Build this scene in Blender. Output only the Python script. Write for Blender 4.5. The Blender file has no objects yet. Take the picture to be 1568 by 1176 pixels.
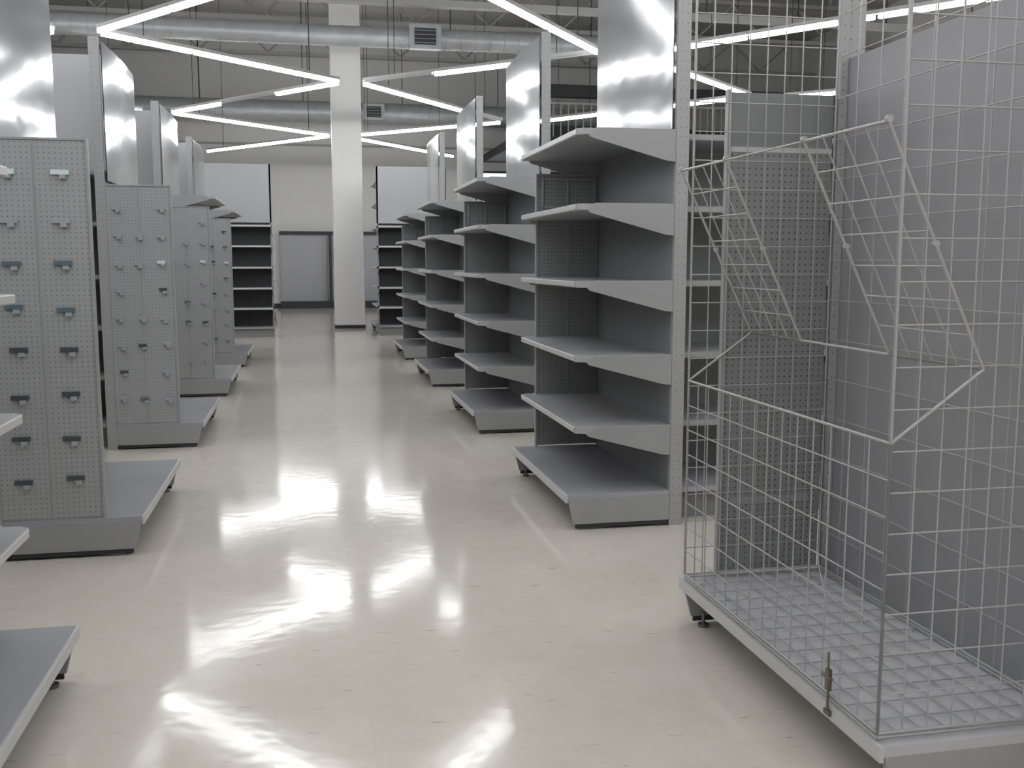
import bpy, math, random
from mathutils import Vector
random.seed(4)
sc = bpy.context.scene
COL = sc.collection

# ------------------------------------------------------------------ materials
def newmat(name):
    m = bpy.data.materials.new(name); m.use_nodes = True
    nt = m.node_tree
    return m, nt, nt.nodes['Principled BSDF']

def plain(name, col, rough=0.5, metal=0.0, noise=0.0, nscale=3.0, bump=0.0, bscale=4.0, spec=0.5, bstretch=None):
    m, nt, b = newmat(name)
    b.inputs['Base Color'].default_value = (*col, 1)
    b.inputs['Roughness'].default_value = rough
    b.inputs['Metallic'].default_value = metal
    b.inputs['Specular IOR Level'].default_value = spec
    tc = nt.nodes.new('ShaderNodeTexCoord')
    if noise > 0:
        n = nt.nodes.new('ShaderNodeTexNoise'); n.inputs['Scale'].default_value = nscale
        n.inputs['Detail'].default_value = 4
        nt.links.new(tc.outputs['Object'], n.inputs['Vector'])
        r = nt.nodes.new('ShaderNodeValToRGB')
        r.color_ramp.elements[0].position = 0.3; r.color_ramp.elements[1].position = 0.7
        r.color_ramp.elements[0].color = (*[c*(1-noise) for c in col], 1)
        r.color_ramp.elements[1].color = (*[min(1, c*(1+noise)) for c in col], 1)
        nt.links.new(n.outputs['Fac'], r.inputs['Fac']); nt.links.new(r.outputs['Color'], b.inputs['Base Color'])
    if bump > 0:
        n = nt.nodes.new('ShaderNodeTexNoise'); n.inputs['Scale'].default_value = bscale
        n.inputs['Detail'].default_value = 1
        src = tc.outputs['Object']
        if bstretch:
            mp = nt.nodes.new('ShaderNodeMapping'); mp.inputs['Scale'].default_value = bstretch
            nt.links.new(src, mp.inputs['Vector']); src = mp.outputs['Vector']
        nt.links.new(src, n.inputs['Vector'])
        bp = nt.nodes.new('ShaderNodeBump'); bp.inputs['Strength'].default_value = bump; bp.inputs['Distance'].default_value = 0.05
        nt.links.new(n.outputs['Fac'], bp.inputs['Height']); nt.links.new(bp.outputs['Normal'], b.inputs['Normal'])
    return m

def pegmat(name, col, hole, axis, pitch=0.0254, r=0.13, zp=None):
    """perforated sheet: round holes on a grid in the (axis,Z) plane"""
    m, nt, b = newmat(name)
    b.inputs['Roughness'].default_value = 0.42
    tc = nt.nodes.new('ShaderNodeTexCoord'); sp = nt.nodes.new('ShaderNodeSeparateXYZ')
    nt.links.new(tc.outputs['Object'], sp.inputs[0])
    def mth(op, a, v=None):
        n = nt.nodes.new('ShaderNodeMath'); n.operation = op
        if hasattr(a, 'links'): nt.links.new(a, n.inputs[0])
        else: n.inputs[0].default_value = a
        if v is not None:
            if hasattr(v, 'links'): nt.links.new(v, n.inputs[1])
            else: n.inputs[1].default_value = v
        return n.outputs[0]
    def cell(o, p):
        return mth('SUBTRACT', mth('FRACT', mth('ADD', mth('DIVIDE', o, p), 100.0)), 0.5)
    zp = zp or pitch
    u = cell(sp.outputs[axis], pitch); v = mth('MULTIPLY', cell(sp.outputs[2], zp), zp/pitch)
    d = mth('SQRT', mth('ADD', mth('MULTIPLY', u, u), mth('MULTIPLY', v, v)))
    f = mth('LESS_THAN', d, r)
    mx = nt.nodes.new('ShaderNodeMixRGB')
    mx.inputs[1].default_value = (*col, 1); mx.inputs[2].default_value = (*hole, 1)
    nt.links.new(f, mx.inputs[0]); nt.links.new(mx.outputs[0], b.inputs['Base Color'])
    return m

M_shelf = plain('shelf_grey_enamel', (0.36, 0.362, 0.375), 0.32, 0.0, 0.03, 2)
M_edge = plain('shelf_edge_light', (0.50, 0.502, 0.51), 0.35)
M_deck = plain('deck_grey', (0.33, 0.33, 0.36), 0.26, 0.0, 0.04, 2)
M_brk = plain('bracket_grey', (0.31, 0.312, 0.320), 0.4)
M_back = plain('back_panel_grey', (0.225, 0.227, 0.234), 0.45, 0, 0.03, 1)
M_bin = plain('bin_back_panel_grey', (0.27, 0.27, 0.282), 0.5, 0, 0.04, 1)
M_dark = plain('dark_metal', (0.03, 0.031, 0.034), 0.6)  # near-black base colour for trims, frames, bands and backs
M_post = pegmat('slotted_upright', (0.33, 0.332, 0.338), (0.12, 0.12, 0.12), 0, 0.034, 0.09, 0.05)
M_pegR = pegmat('pegboard_dark', (0.25, 0.252, 0.257), (0.055, 0.055, 0.055), 0)
M_pegL = pegmat('pegboard_light', (0.33, 0.336, 0.344), (0.15, 0.155, 0.16), 0)
M_head = plain('brushed_header_sheet', (0.37, 0.375, 0.395), 0.13, 0.35, 0.02, 2, 0.03, 4.0, 0.5, (1, 1.0, 1.6))
M_light = plain('light_panel', (0.37, 0.375, 0.395), 0.45, 0, 0.02, 1)
M_wire = plain('galvanised_wire', (0.40, 0.40, 0.405), 0.4, 0.3)
M_white = plain('white_board', (0.46, 0.46, 0.48), 0.5, 0, 0.03, 3)
M_duct = plain('galvanised_duct', (0.39, 0.40, 0.41), 0.4, 0.3, 0.1, 4)
M_brass = plain('latch_metal', (0.20, 0.18, 0.14), 0.4, 0.8)
M_foot = plain('foot_metal', (0.18, 0.18, 0.18), 0.35, 0.7)
M_clip = plain('clear_plastic_clip', (0.33, 0.37, 0.39), 0.15)
M_clipd = plain('dark_label', (0.07, 0.08, 0.09), 0.25)
M_clipb = plain('blue_label', (0.11, 0.155, 0.19), 0.25)
M_clipw = plain('white_label', (0.62, 0.70, 0.72), 0.2)
M_beam = plain('painted_steel', (0.33, 0.33, 0.33), 0.55)
M_col = plain('column_white', (0.70, 0.70, 0.695), 0.5, 0, 0.02, 1)
M_house = plain('lamp_housing', (0.5, 0.5, 0.5), 0.4)
M_off = plain('unlit_tube', (0.45, 0.46, 0.46), 0.3)

m, nt, b = newmat('fluorescent_tube'); M_tube = m
b.inputs['Base Color'].default_value = (0.9, 0.9, 0.9, 1)
b.inputs['Emission Color'].default_value = (0.985, 0.99, 1.0, 1)
b.inputs['Emission Strength'].default_value = 27.5
m, nt, b = newmat('window_glow'); M_win = m
b.inputs['Base Color'].default_value = (0.8, 0.85, 0.9, 1)
b.inputs['Emission Color'].default_value = (0.85, 0.93, 1.0, 1)
b.inputs['Emission Strength'].default_value = 1.2

# floor
def floor_mat():
    m, nt, b = newmat('vinyl_tile_floor')
    L = nt.links
    tc = nt.nodes.new('ShaderNodeTexCoord')
    br = nt.nodes.new('ShaderNodeTexBrick')
    br.offset = 0.0; br.inputs['Scale'].default_value = 1.0
    br.inputs['Brick Width'].default_value = 0.305; br.inputs['Row Height'].default_value = 0.305
    br.inputs['Mortar Size'].default_value = 0.0008
    br.inputs['Color1'].default_value = (0.635, 0.602, 0.545, 1); br.inputs['Color2'].default_value = (0.625, 0.592, 0.535, 1)
    br.inputs['Mortar'].default_value = (0.57, 0.54, 0.485, 1)
    L.new(tc.outputs['Object'], br.inputs['Vector'])
    n = nt.nodes.new('ShaderNodeTexNoise'); n.inputs['Scale'].default_value = 9; n.inputs['Detail'].default_value = 6
    L.new(tc.outputs['Object'], n.inputs['Vector'])
    r = nt.nodes.new('ShaderNodeValToRGB'); r.color_ramp.elements[0].position = .3; r.color_ramp.elements[1].position = .7
    r.color_ramp.elements[0].color = (.95, .94, .92, 1); r.color_ramp.elements[1].color = (1, 1, 1, 1)
    L.new(n.outputs['Fac'], r.inputs['Fac'])
    mul = nt.nodes.new('ShaderNodeMixRGB'); mul.blend_type = 'MULTIPLY'; mul.inputs[0].default_value = 1
    L.new(br.outputs['Color'], mul.inputs[1]); L.new(r.outputs['Color'], mul.inputs[2])
    # small scuff dashes
    mp = nt.nodes.new('ShaderNodeMapping'); mp.inputs['Scale'].default_value = (10, 70, 1)
    mp.inputs['Rotation'].default_value = (0, 0, 0.1)
    L.new(tc.outputs['Object'], mp.inputs['Vector'])
    n2 = nt.nodes.new('ShaderNodeTexNoise'); n2.inputs['Scale'].default_value = 1.0; n2.inputs['Detail'].default_value = 2
    L.new(mp.outputs['Vector'], n2.inputs['Vector'])
    r2 = nt.nodes.new('ShaderNodeValToRGB'); r2.color_ramp.elements[0].position = .68; r2.color_ramp.elements[1].position = .78
    L.new(n2.outputs['Fac'], r2.inputs['Fac'])
    mx = nt.nodes.new('ShaderNodeMixRGB'); mx.inputs[2].default_value = (.32, .29, .25, 1)
    L.new(r2.outputs['Color'], mx.inputs[0]); L.new(mul.outputs[0], mx.inputs[1])
    L.new(mx.outputs[0], b.inputs['Base Color'])
    b.inputs['Specular IOR Level'].default_value = 0.5
    n3 = nt.nodes.new('ShaderNodeTexNoise'); n3.inputs['Scale'].default_value = 3.5; n3.inputs['Detail'].default_value = 5
    L.new(tc.outputs['Object'], n3.inputs['Vector'])
    mr = nt.nodes.new('ShaderNodeMapRange'); mr.inputs['To Min'].default_value = 0.07; mr.inputs['To Max'].default_value = 0.14
    L.new(n3.outputs['Fac'], mr.inputs['Value']); L.new(mr.outputs[0], b.inputs['Roughness'])
    n4 = nt.nodes.new('ShaderNodeTexNoise'); n4.inputs['Scale'].default_value = 14; n4.inputs['Detail'].default_value = 1
    L.new(tc.outputs['Object'], n4.inputs['Vector'])
    bp = nt.nodes.new('ShaderNodeBump'); bp.inputs['Strength'].default_value = .022; bp.inputs['Distance'].default_value = 0.02
    L.new(n4.outputs['Fac'], bp.inputs['Height']); L.new(bp.outputs['Normal'], b.inputs['Normal'])
    return m
M_floor = floor_mat()
M_wall = plain('wall_paint', (0.64, 0.64, 0.625), 0.7, 0, 0.03, 0.5)

def ceil_mat():
    m, nt, b = newmat('corrugated_deck')
    tc = nt.nodes.new('ShaderNodeTexCoord'); w = nt.nodes.new('ShaderNodeTexWave')
    w.bands_direction = 'Y'; w.inputs['Scale'].default_value = 1.6
    nt.links.new(tc.outputs['Object'], w.inputs['Vector'])
    r = nt.nodes.new('ShaderNodeValToRGB')
    r.color_ramp.elements[0].color = (.46, .46, .45, 1); r.color_ramp.elements[1].color = (.58, .58, .57, 1)
    nt.links.new(w.outputs['Fac'], r.inputs['Fac']); nt.links.new(r.outputs['Color'], b.inputs['Base Color'])
    b.inputs['Roughness'].default_value = .7
    return m
M_ceil = ceil_mat()

# ------------------------------------------------------------------ mesh builder
class MB:
    def __init__(s, org=(0, 0, 0)):
        s.v = []; s.f = []; s.mi = []; s.mats = []; s.org = Vector(org); s.sm = []
    def m(s, mat):
        if mat not in s.mats: s.mats.append(mat)
        return s.mats.index(mat)
    def add(s, vs, fs, mat, smooth=False):
        o = len(s.v); s.v += [tuple(Vector(p) - s.org) for p in vs]
        k = s.m(mat)
        for f in fs:
            s.f.append([i + o for i in f]); s.mi.append(k); s.sm.append(smooth)
    def box(s, x0, x1, y0, y1, z0, z1, mat):
        if x0 > x1: x0, x1 = x1, x0
        if y0 > y1: y0, y1 = y1, y0
        vs = [(x, y, z) for z in (z0, z1) for y in (y0, y1) for x in (x0, x1)]
        s.add(vs, [(0, 2, 3, 1), (4, 5, 7, 6), (0, 1, 5, 4), (2, 6, 7, 3), (0, 4, 6, 2), (1, 3, 7, 5)], mat)
    def prism_y(s, pts, y0, y1, mat):
        n = len(pts)
        vs = [(x, y0, z) for x, z in pts] + [(x, y1, z) for x, z in pts]
        fs = [tuple(range(n)), tuple(range(2*n-1, n-1, -1))]
        fs += [(i, i+n, (i+1) % n+n, (i+1) % n) for i in range(n)]
        s.add(vs, fs, mat)
    def prism_x(s, pts, x0, x1, mat):
        n = len(pts)
        vs = [(x0, y, z) for y, z in pts] + [(x1, y, z) for y, z in pts]
        fs = [tuple(range(n)), tuple(range(2*n-1, n-1, -1))]
        fs += [(i, i+n, (i+1) % n+n, (i+1) % n) for i in range(n)]
        s.add(vs, fs, mat)
    def rod(s, p, q, r, mat, n=6, smooth=True):
        p = Vector(p); q = Vector(q); d = (q-p).normalized()
        a = d.orthogonal().normalized(); b = d.cross(a)
        vs = []
        for c in (p, q):
            for i in range(n):
                t = 2*math.pi*i/n
                vs.append(tuple(c + a*math.cos(t)*r + b*math.sin(t)*r))
        fs = [(i, (i+1) % n, (i+1) % n+n, i+n) for i in range(n)]
        s.add(vs, fs, mat, smooth)
        s.add([vs[i] for i in range(n)], [tuple(range(n-1, -1, -1))], mat)
        s.add([vs[i+n] for i in range(n)], [tuple(range(n))], mat)
    def grid(s, o, U, V, nu, nv, r, mat, frame=None):
        o = Vector(o); U = Vector(U); V = Vector(V)
        for i in range(nu+1):
            p = o + U*i/nu; e = frame if (frame and i in (0, nu)) else r
            s.rod(p, p+V, e, mat, 6)
        for j in range(nv+1):
            p = o + V*j/nv; e = frame if (frame and j in (0, nv)) else r
            s.rod(p, p+U, e, mat, 6)
    def build(s, name, bevel=0.0, parent=None):
        me = bpy.data.meshes.new(name)
        me.from_pydata(s.v, [], s.f)
        for mt in s.mats: me.materials.append(mt)
        for i, p in enumerate(me.polygons):
            p.material_index = s.mi[i]; p.use_smooth = s.sm[i]
        me.validate(); me.update()
        ob = bpy.data.objects.new(name, me); ob.location = s.org
        COL.objects.link(ob)
        import bmesh
        bm = bmesh.new(); bm.from_mesh(me); bmesh.ops.recalc_face_normals(bm, faces=bm.faces); bm.to_mesh(me); bm.free()
        if bevel > 0:
            bv = ob.modifiers.new('bevel', 'BEVEL'); bv.width = bevel; bv.segments = 1; bv.limit_method = 'ANGLE'
        if parent:
            ob.parent = parent; ob.location = s.org - parent.location
        return ob

ZS = [0.58, 0.98, 1.39, 1.81, 2.21]
L = 1.5

def foot(mb, x, y):
    mb.rod((x, y, 0.0), (x, y, 0.014), 0.022, M_foot, 10)
    mb.rod((x, y, 0.01), (x, y, 0.06), 0.008, M_foot, 8)

def base(mb, xb, s, y0, y1, deckmat=None, depth=0.61, zt=0.205):
    X = lambda u: xb - s*u
    deckmat = deckmat or M_deck
    mb.box(X(0), X(depth-0.012), y0, y1, zt-0.03, zt, deckmat)          # deck tray
    mb.box(X(depth-0.012), X(depth), y0, y1, zt-0.045, zt-0.001, M_edge)
    for ya, yb in ((y0, y0+0.02), (y1-0.02, y1)):                  # end brackets
        mb.prism_y([(X(0), 0.035), (X(depth-0.05), 0.035), (X(depth-0.015), zt-0.03), (X(0), zt-0.03)], ya, yb, M_brk)
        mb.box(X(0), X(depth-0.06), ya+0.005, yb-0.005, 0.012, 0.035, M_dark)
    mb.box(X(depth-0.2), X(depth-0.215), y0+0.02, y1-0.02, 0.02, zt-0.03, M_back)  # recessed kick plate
    for y in (y0+0.05, y1-0.05):
        foot(mb, X(depth-0.09), y)
        foot(mb, X(0.05), y)

def shelf(mb, xb, s, y0, y1, z, depth=0.55, brackets=True):
    X = lambda u: xb - s*u
    c = 0.035
    pts = [(X(0), y0+.01), (X(depth-c), y0+.01), (X(depth), y0+.01+c*.8), (X(depth), y1-.01-c*.8), (X(depth-c), y1-.01), (X(0), y1-.01)]
    n = 6
    vs = [(x, y, z-0.034) for x, y in pts] + [(x, y, z) for x, y in pts]
    fs = [tuple(range(n)), tuple(range(2*n-1, n-1, -1))] + [(i, i+n, (i+1) % n+n, (i+1) % n) for i in range(n)]
    mb.add(vs, fs, M_shelf)
    mb.box(X(depth), X(depth+0.004), y0+.05, y1-.05, z-0.030, z-0.002, M_edge)
    if brackets:
        for ya in (y0+0.002, y1-0.014):
            mb.prism_y([(X(0.0), z+0.004), (X(0.0), z-0.17), (X(0.05), z-0.165), (X(depth-0.07), z-0.05), (X(depth-0.05), z-0.03), (X(depth-0.1), z+0.004)], ya, ya+0.012, M_brk)

def header(mb, xb, s, y0, y1, z0, z1, bow=0.018):
    X = lambda u: xb - s*u
    nu, nv = 14, 10
    vs = []; fs = []
    for side in (0, 1):
        for j in range(nv+1):
            for i in range(nu+1):
                t = i/nu; q = j/nv
                u = bow*math.sin(math.pi*t)*(0.4+0.6*q) + 0.012 + (0.006 if side else 0)
                vs.append((X(u), y0+(y1-y0)*t, z0+(z1-z0)*q))
    S = (nu+1)*(nv+1)
    for j in range(nv):
        for i in range(nu):
            a = j*(nu+1)+i
            fs.append((a, a+1, a+nu+2, a+nu+1)); fs.append((S+a, S+a+nu+1, S+a+nu+2, S+a+1))
    mb.add(vs, fs, M_head, True)

def posts(mb, xb, s, y0, y1, zt):
    X = lambda u: xb - s*u
    for ya in (y0, y1-0.035):
        mb.box(X(-0.075), X(-0.001), ya, ya+0.035, 0.0, zt, M_post)

def endcap(name, xb, s, y0, shelves, wing, top=3.4, y1=None, peg=None, clips=False, headz=2.22, wingtop=2.08, hdr=True, depth=0.61):
    y1 = y1 or y0+L
    X = lambda u: xb - s*u
    mb = MB((xb - s*0.3, (y0+y1)/2, 0))
    base(mb, xb, s, y0, y1, None, depth)
    mb.box(X(-0.02), X(0), y0+0.035, y1-0.035, 0.12, 2.2, M_back)
    posts(mb, xb, s, y0, y1, top)
    for z in shelves: shelf(mb, xb, s, y0, y1, z)
    if wing:
        wy = y1-0.03 if wing == 'far' else y0-0.004
        u1 = 0.435 if wing == 'far' else 0.475
        z0 = 0.215
        mb.box(X(0.0), X(u1), wy, wy+0.014, z0, wingtop, peg)
        mb.box(X(u1), X(u1+0.014), wy-0.008, wy+0.022, z0-0.01, wingtop+0.01, M_brk)
        mb.box(X(u1*0.5-0.003), X(u1*0.5+0.003), wy-0.005, wy+0.0, z0, wingtop, M_brk)
        mb.box(X(0.0), X(u1), wy-0.005, wy+0.018, wingtop, wingtop+0.012, M_brk)
        if wing == 'far':
            for zz in (1.86, 2.05): mb.box(X(0.03), X(u1-.03), wy-0.012, wy, zz, zz+.012, M_brk)
            for uu in (.03, .22, u1-.04): mb.box(X(uu), X(uu+.012), wy-0.012, wy, 1.86, 2.05, M_brk)
        if clips:
            cols = (0.12, 0.35) if clips == 1 else (0.07, 0.23, 0.40)
            for ci, c in enumerate(cols):
                for k in range(8):
                    if clips == 3 and ci == 1 and k % 3 == 1: continue
                    zz = 0.40 + k*0.215 + random.uniform(-.012, .012)
                    uu = c + random.uniform(-.01, .01)
                    if clips == 1:
                        mt = M_clipd if k < 4 else (M_clipb if k < 6 else random.choice([M_clip, M_clipb, M_clipw]))
                    else:
                        mt = random.choice([M_clip, M_clip, M_clip, M_clipb, M_clipd])
                        if ci == 2 and k == 5: mt = M_clipw
                    hw = .042 if clips == 1 else .03
                    mb.box(X(uu-hw), X(uu+hw), wy-0.016, wy-0.003, zz, zz+0.024, mt)
                    mb.box(X(uu+0.0), X(uu+0.028), wy-0.03, wy-0.003, zz-0.02, zz, M_clip)
                    mb.rod((X(uu+0.01), wy-0.045, zz-0.02), (X(uu+0.01), wy, zz-0.01), 0.003, M_wire, 5)
    if hdr:
        header(mb, xb, s, y0+0.02, y1-0.02, headz, top-0.03)
    return mb.build(name, 0.0015)

def run(name, xs, xe, y0, high, zsh=ZS):
    """double sided gondola run going away from the aisle"""
    y1 = y0+L; yc = (y0+y1)/2
    x0, x1 = min(xs, xe), max(xs, xe)
    mb = MB(((x0+x1)/2, yc, 0))
    mb.box(x0, x1, yc-0.015, yc+0.015, 0.1, 2.2, M_back)
    if high > 2.3:
        mb.box(x0, x1, yc-0.012, yc+0.012, 2.2, high, M_light)
    n = max(1, round((x1-x0)/1.22))
    for i in range(n+1):
        x = x0 + (x1-x0)*i/n
        mb.box(x-0.015, x+0.015, yc-0.04, yc+0.04, 0, max(2.25, high+.02), M_brk)
    for sg in (-1, 1):
        ya, yb = yc+sg*0.02, yc+sg*0.68
        mb.box(x0, x1, ya, yb, 0.175, 0.205, M_deck)
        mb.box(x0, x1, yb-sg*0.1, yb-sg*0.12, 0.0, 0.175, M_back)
        for z in zsh:
            mb.box(x0, x1, ya, yc+sg*0.60, z-0.034, z, M_shelf)
            mb.box(x0, x1, yc+sg*0.60, yc+sg*0.604, z-0.030, z-0.002, M_brk)
            for i in range(n+1):
                x = x0 + (x1-x0)*i/n
                mb.prism_x([(ya, z), (ya, z-0.15), (yc+sg*0.58, z-0.03), (yc+sg*0.58, z)], max(x0, x-0.006), min(x1, x+0.006), M_brk)
    return mb.build(name)

# ------------------------------------------------------------------ room shell
XL, XR, YB, YF, ZC = -13.0, 17.0, -6.0, 33.2, 9.0
def slab(name, *a, mat=None):
    mb = MB(((a[0]+a[1])/2, (a[2]+a[3])/2, (a[4]+a[5])/2)); mb.box(*a, mat); return mb.build(name)
slab('floor', XL-.2, XR+.2, YB-.2, YF+.2, -0.15, 0.0, mat=M_floor)
slab('ceiling', XL-.2, XR+.2, YB-.2, YF+.2, ZC, ZC+.15, mat=M_ceil)
slab('wall_far', XL, XR, YF, YF+.2, 0, ZC, mat=M_wall)
slab('wall_near', XL, XR, YB-.2, YB, 0, ZC, mat=M_wall)
slab('wall_left', XL-.2, XL, YB-.2, YF+.2, 0, ZC, mat=M_wall)
slab('wall_right', XR, XR+.2, YB-.2, YF+.2, 0, ZC, mat=M_wall)
slab('baseboard_far', XL, XR, YF-0.02, YF, 0, 0.14, mat=M_dark)
slab('trim_1', XL, XR, YF-0.05, YF, 5.15, 5.22, mat=M_beam)

def window(name, x0, x1, z0, z1):
    mb = MB(((x0+x1)/2, YF-0.03, (z0+z1)/2))
    mb.box(x0, x1, YF-0.03, YF-0.01, z0, z1, M_win)
    n = max(1, round((x1-x0)/1.0))
    for i in range(n+1):
        x = x0+(x1-x0)*i/n
        mb.box(x-.04, x+.04, YF-0.07, YF, z0-.05, z1+.05, M_dark)
    mb.box(x0, x1, YF-0.07, YF, z0-.07, z0, M_dark); mb.box(x0, x1, YF-0.07, YF, z1, z1+.07, M_dark)
    mb.build(name)
window('window_1', -12, -5.2, 3.0, 4.6)
window('window_2', 5.6, 15, 3.0, 4.4)

# column
mb = MB((0.925, 23.0, 0))
mb.box(0.60, 1.25, 22.7, 23.3, 0.0, ZC, M_col)
mb.box(0.585, 1.265, 22.685, 23.315, 0.0, 0.07, M_dark)
mb.box(0.59, 1.26, 22.69, 23.31, 0.07, 1.35, M_col)
mb.build('structural_column', 0.01)

# ceiling joists and ducts
for y in (10, 15.5, 21.5, 27.5, 32.0):
    mb = MB((2, y, 8.4))
    mb.box(XL, XR, y-.1, y+.1, 7.7, 7.8, M_beam)
    mb.box(XL, XR, y-.1, y+.1, 8.7, 8.8, M_beam)
    x = XL; k = 0
    while x < XR-1:
        a, b_ = (7.8, 8.7) if k % 2 == 0 else (8.7, 7.8)
        mb.rod((x, y, a), (x+1, y, b_), 0.03, M_beam, 6); x += 1; k += 1
    for x in range(int(XL), int(XR), 4):
        mb.box(x-.05, x+.05, y-.05, y+.05, 8.8, ZC, M_beam)
    mb.build('roof_truss')
def duct(y, z, r, x0, x1, gx):
    mb = MB(((x0+x1)/2, y, z))
    mb.rod((x0, y, z), (x1, y, z), r, M_duct, 24)
    x = x0
    while x < x1:
        mb.rod((x, y, z), (x+.02, y, z), r+.015, M_duct, 24); x += 0.3
    for g in gx:
        mb.box(g-.32, g+.32, y-r-.08, y-r+.1, z-.24, z+.24, M_duct)
        mb.box(g-.22, g+.22, y-r-.1, y-r-.08, z-.16, z+.16, M_dark)
        for k in range(4): mb.box(g-.22, g+.22, y-r-.11, y-r-.1, z-.13+k*.08, z-.12+k*.08, M_beam)
    x = x0+1
    while x < x1:
        mb.rod((x, y, z+r), (x, y, ZC), .012, M_dark, 5); x += 3
    mb.build('ventilation_duct')
duct(21.0, 6.0, 0.20, -10, 8, [2.45])
duct(31.6, 6.0, 0.32, -10, 12, [2.1])
mb = MB((0, 19.6, 6.4)); mb.box(XL, XR, 19.5, 19.7, 6.3, 6.42, M_beam)
for x in range(-12, 17, 2): mb.rod((x, 19.6, 6.42), (x, 19.6, ZC), .015, M_dark, 5)
mb.build('cable_tray')

# zig-zag suspended fluorescent lines
def fixture(p, q, z=4.6, off=()):
    p = Vector((p[0], p[1], z)); q = Vector((q[0], q[1], z))
    d = (q-p); ln = d.length; d.normalize(); side = Vector((-d.y, d.x, 0))
    mid = (p+q)/2
    mb = MB(mid)
    def obox(a, b_, hw, z0, z1, mat):
        vs = []
        for zz in (z0, z1):
            for c, sg in ((a, -1), (b_, -1), (b_, 1), (a, 1)):
                v = c+side*hw*sg; vs.append((v.x, v.y, zz))
        mb.add(vs, [(0, 3, 2, 1), (4, 5, 6, 7), (0, 1, 5, 4), (1, 2, 6, 5), (2, 3, 7, 6), (3, 0, 4, 7)], mat)
    obox(p, q, .03, z+.03, z+.08, M_house)
    n = 3
    for i in range(n):
        a = p+d*(ln*i/n+.03); c = p+d*(ln*(i+1)/n-.03)
        if i in off: obox(a, c, .016, z-.0, z+.03, M_off)
        else: obox(a, c, .03, z-.03, z+.03, M_tube)
    for f in (.15, .85):
        a = p+d*ln*f
        mb.rod((a.x, a.y, z+.08), (a.x, a.y, ZC), .008, M_dark, 4)
    mb.build('fluorescent_light_fixture')

ys = [-4.6, -0.8, 3.0, 6.9, 10.5, 14.9, 18.15, 22.5, 25.8, 30.1]
OFF = {(0, 6): (1,), (1, 5): (0, 2), (1, 6): (2,)}
for ci, (c0, c1) in enumerate(((0.62, -2.7), (1.05, 4.35), (-6.6, -3.3), (8.3, 5.0), (-7.2, -10.4), (9.0, 12.3))):  # outermost two columns are extra lamps added for general fill light
    for i in range(len(ys)-1):
        if abs(c0) > 5 and i >= 7: continue
        xa = c0 if i % 2 == 0 else c1; xb = c1 if i % 2 == 0 else c0
        ya, yb = ys[i], ys[i+1]
        ym = .06
        fixture((xa, ya+ym), (xb, yb-ym), off=OFF.get((ci, i), ()))

# ------------------------------------------------------------------ endcaps, right
XRb, XLb = 1.99, -1.52
Yr = [5.26, 8.46, 11.8, 15.15]
for y in Yr:
    endcap('endcap_shelving_unit', XRb, 1, y, ZS, 'far', peg=M_pegR, top=3.42)
    run('gondola_shelving_run', XRb+0.09, XRb+6.2, y, 2.2)
# left
for i, y in enumerate([5.26, 8.32, 11.45, 14.6]):
    endcap('pegboard_endcap_unit', XLb, -1, y, [] if i < 2 else [2.21], 'near', peg=M_pegL, top=3.2, clips=1 if i == 0 else 3, headz=2.12 if i < 2 else 2.25, depth=.67)
    run('gondola_shelving_run', XLb-0.09, XLb-5.0, y, 3.2)
# left foreground
endcap('endcap_shelving_unit', XLb, -1, 2.18, ZS[:-1], None, top=3.2, depth=.69)
run('gondola_shelving_run', XLb-0.09, XLb-5.0, 2.18, 2.2)

# ------------------------------------------------------------------ far units facing the camera
def facing(name, x0, x1, y, zt=2.27, zp=3.42, panelmat=M_light):
    mb = MB(((x0+x1)/2, y+.3, 0))
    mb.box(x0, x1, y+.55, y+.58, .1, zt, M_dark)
    mb.box(x0, x1, y+.5, y+.53, zt, zp, panelmat)
    for x in (x0, x1-.03): mb.box(x, x+.03, y+.5, y+.6, 0, zp, M_brk)
    mb.box(x0, x1, y, y+.55, .17, .2, M_deck); mb.box(x0, x1, y+.05, y+.07, .0, .17, M_back)
    for z in ZS:
        mb.box(x0, x1, y+.05, y+.55, z-.034, z, M_shelf)
        mb.box(x0, x1, y+.046, y+.05, z-.034, z, M_edge)
        for x in (x0, x1-.012):
            mb.prism_x([(y+.5, z), (y+.5, z-.16), (y+.08, z-.03), (y+.08, z)], x, x+.012, M_brk)
    return mb.build(name)
facing('wall_bay_shelving', -2.25, -0.68, 20.3)
facing('wall_bay_shelving', 1.42, 2.85, 20.3)
endcap('endcap_shelving_unit', XRb-.03, 1, 21.0, ZS+[2.7, 3.15], None, top=3.4, hdr=False)
endcap('endcap_shelving_unit', XLb+.1, -1, 23.2, ZS, None, top=3.4, hdr=False)
endcap('endcap_shelving_unit', XLb+.1, -1, 26.4, ZS, None, top=3.0, hdr=False)

# back wall fixture (grey board with dark cap)
mb = MB((1.2, 32.9, 0))
mb.box(-0.85, 4.0, 32.95, 33.1, 0.22, 2.35, M_light)
mb.box(-0.85, 4.0, 32.85, 33.12, 2.35, 2.45, M_dark)
mb.box(-0.85, 4.0, 32.6, 33.1, 0.0, 0.22, M_dark)
for x in (-.85, .62, 1.55, 2.75): mb.box(x, x+.03, 32.93, 32.95, .22, 2.35, M_brk)
mb.box(0.70, .78, 32.6, 32.95, .22, 2.35, M_dark)
mb.build('wall_display_board')

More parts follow.
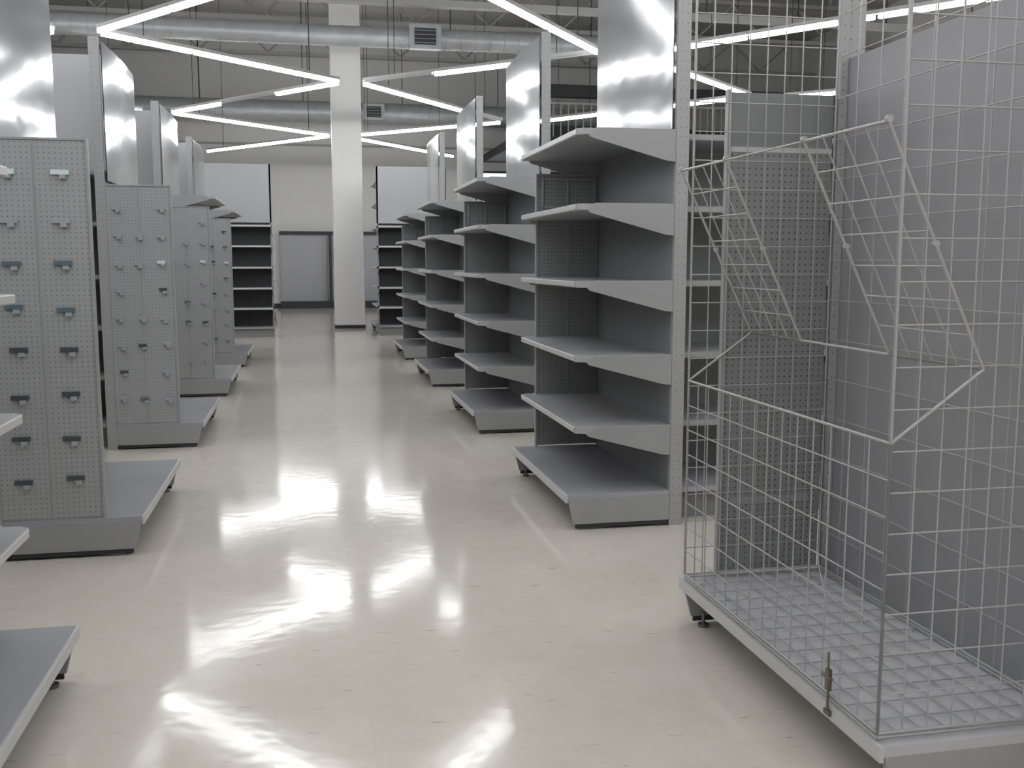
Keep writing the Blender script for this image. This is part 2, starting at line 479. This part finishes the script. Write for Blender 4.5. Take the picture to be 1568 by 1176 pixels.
# mezzanines with dark bands and railing
def mezz(x0, x1, y):
    mb = MB(((x0+x1)/2, y, 0))
    mb.box(x0, x1, y, YF-.1, 4.75, 5.0, M_dark)
    mb.box(x0, x1, y+.3, y+.5, 6.15, 6.5, M_dark)
    mb.box(x0, x1, y+.3, y+.5, 5.0, 5.35, M_dark)
    mb.box(x0, x1, y, y+.06, 5.9, 5.96, M_beam)
    x = x0
    while x <= x1:
        mb.box(x, x+.03, y, y+.04, 5.0, 5.9, M_beam); x += .22
    x = x0
    while x <= x1:
        mb.box(x-.1, x+.1, y+.3, y+.5, 0, 6.15, M_beam); x += (x1-x0)/3
    mb.build('mezzanine_with_railing')
mezz(5.8, 16.5, 28.0)
mezz(-12.5, -5.4, 28.0)

# ------------------------------------------------------------------ wire cage endcap (right foreground)
root = bpy.data.objects.new('wire_cage_display_bin', None); COL.objects.link(root); root.location = (1.8, 3.0, 0)
y0, y1 = 2.29, 3.78
XB = 2.13
mb = MB((1.75, 3.0, 0))
base(mb, XB, 1, y0, y1, M_white, 0.65, 0.2)
mb.box(XB, XB+.02, y0-0.3, y1-.035, 0.12, 2.3, M_bin)
mb.box(XB+.001, XB+.075, y1-.035, y1, 0, 2.75, M_post)
mb.box(XB+.001, XB+.075, y0-.335, y0-.3, 0, 2.75, M_post)
mb.box(XB-.035, XB-.002, y1-.05, y1-.015, .2, 2.75, M_post)
wx0, wx1 = 1.65, 2.09
mb.box(wx0, wx1, y1-.012, y1+.004, .22, 1.93, M_pegR)
mb.box(wx0, wx1, y1-.014, y1+.006, 1.93, 1.95, M_edge)
mb.box(wx0, wx1, y1-.012, y1+.004, 1.95, 2.16, M_back)
mb.box(wx0-.015, wx0, y1-.02, y1+.01, .2, 2.17, M_brk)
mb.box(wx0+.04, wx1-.05, y1-.016, y1-.012, .50, .53, M_brk)
mb.build('base_and_back', parent=root)

mb = MB((1.75, 3.0, 0))
xf, xk = 1.488, 2.085
ya, yb = 2.32, 3.74
zb, zt = 0.225, 2.78
wr, fr = 0.0025, 0.0048
mb.grid((xf, ya, zb), (0, yb-ya, 0), (0, 0, 0.80), 14, 8, wr, M_wire, fr)
mb.grid((xf, yb, zb), (xk-xf, 0, 0), (0, 0, zt-zb), 8, 23, wr, M_wire, fr)
mb.grid((xf, ya, zb), (xk-xf, 0, 0), (0, 0, zt-zb), 8, 23, wr, M_wire, fr)
mb.grid((xk, ya, zb), (0, yb-ya, 0), (0, 0, zt-zb), 9, 16, wr, M_wire, fr)
mb.grid((xf, ya, zb-.012), (xk-xf, 0, 0), (0, yb-ya, 0), 8, 14, wr, M_wire, fr)
for x in (xf+.02, xk-.02):
    for y in (ya+.05, (ya+yb)/2, yb-.05):
        mb.rod((x, y, .198), (x, y, zb-.008), .004, M_wire)
xr, zr = 1.75, 1.215
for y in (ya, yb): mb.rod((xf, y, zb+.80), (xr, y, zr), fr, M_wire)
mb.rod((xr, ya, zr), (xr, yb, zr), fr, M_wire)
mb.rod((1.44, yb-.42, 1.85), (1.44, ya+.44, 1.85), .003, M_wire)
for a, c in ((ya, ya+.44), (yb-.42, yb)):
    mb.grid((xr, a, zr), (0, c-a, 0), (1.44-xr, 0, 1.85-zr), 4, 7, wr, M_wire, fr)
    for yy in (a, c):
        mb.rod((1.44, yy-.006, 1.855), (1.44, yy+.006, 1.855), .010, M_wire, 10)
        mb.rod((1.59, yy-.006, 1.545), (1.59, yy+.006, 1.545), .009, M_wire, 10)
mb.build('wire_mesh', parent=root)

mb = MB((xf-.01, 2.62, .5))
yl = 2.56
mb.box(xf-.02, xf-.008, yl-.010, yl+.010, .245, .31, M_brass)
mb.rod((xf-.016, yl-.02, .285), (xf-.016, yl+.03, .285), .006, M_brass, 8)
mb.rod((xf-.016, yl, .31), (xf-.016, yl, .36), .004, M_brass, 8)
mb.box(xf-.018, xf-.006, yl-.016, yl+.016, .17, .185, M_brass)
mb.rod((xf-.014, yl, .17), (xf-.014, yl, .26), .004, M_brass, 6)
pts = [(xf-.012, yl+.0 + .10*(t/10)+.03*math.sin(t*.9)*(1-t/10), .36+.30*t/10) for t in range(11)]
for a, c in zip(pts[:-1], pts[1:]): mb.rod(a, c, .0018, M_wire, 5)
mb.build('gate_latch', parent=root)

# ------------------------------------------------------------------ world, camera
w = bpy.data.worlds.new('World'); sc.world = w; w.use_nodes = True
w.node_tree.nodes['Background'].inputs[0].default_value = (.6, .65, .7, 1)
w.node_tree.nodes['Background'].inputs[1].default_value = .3
cam = bpy.data.cameras.new('camera'); co = bpy.data.objects.new('camera', cam); COL.objects.link(co)
cam.sensor_width = 36; cam.lens = 35.0; cam.clip_start = .02; cam.clip_end = 200
co.location = (0, 0, 1.5)
co.rotation_euler = (math.radians(90-7.03), 0, math.radians(-11.55))
sc.camera = co
sc.view_settings.view_transform = 'Standard'
sc.view_settings.exposure = 0.0
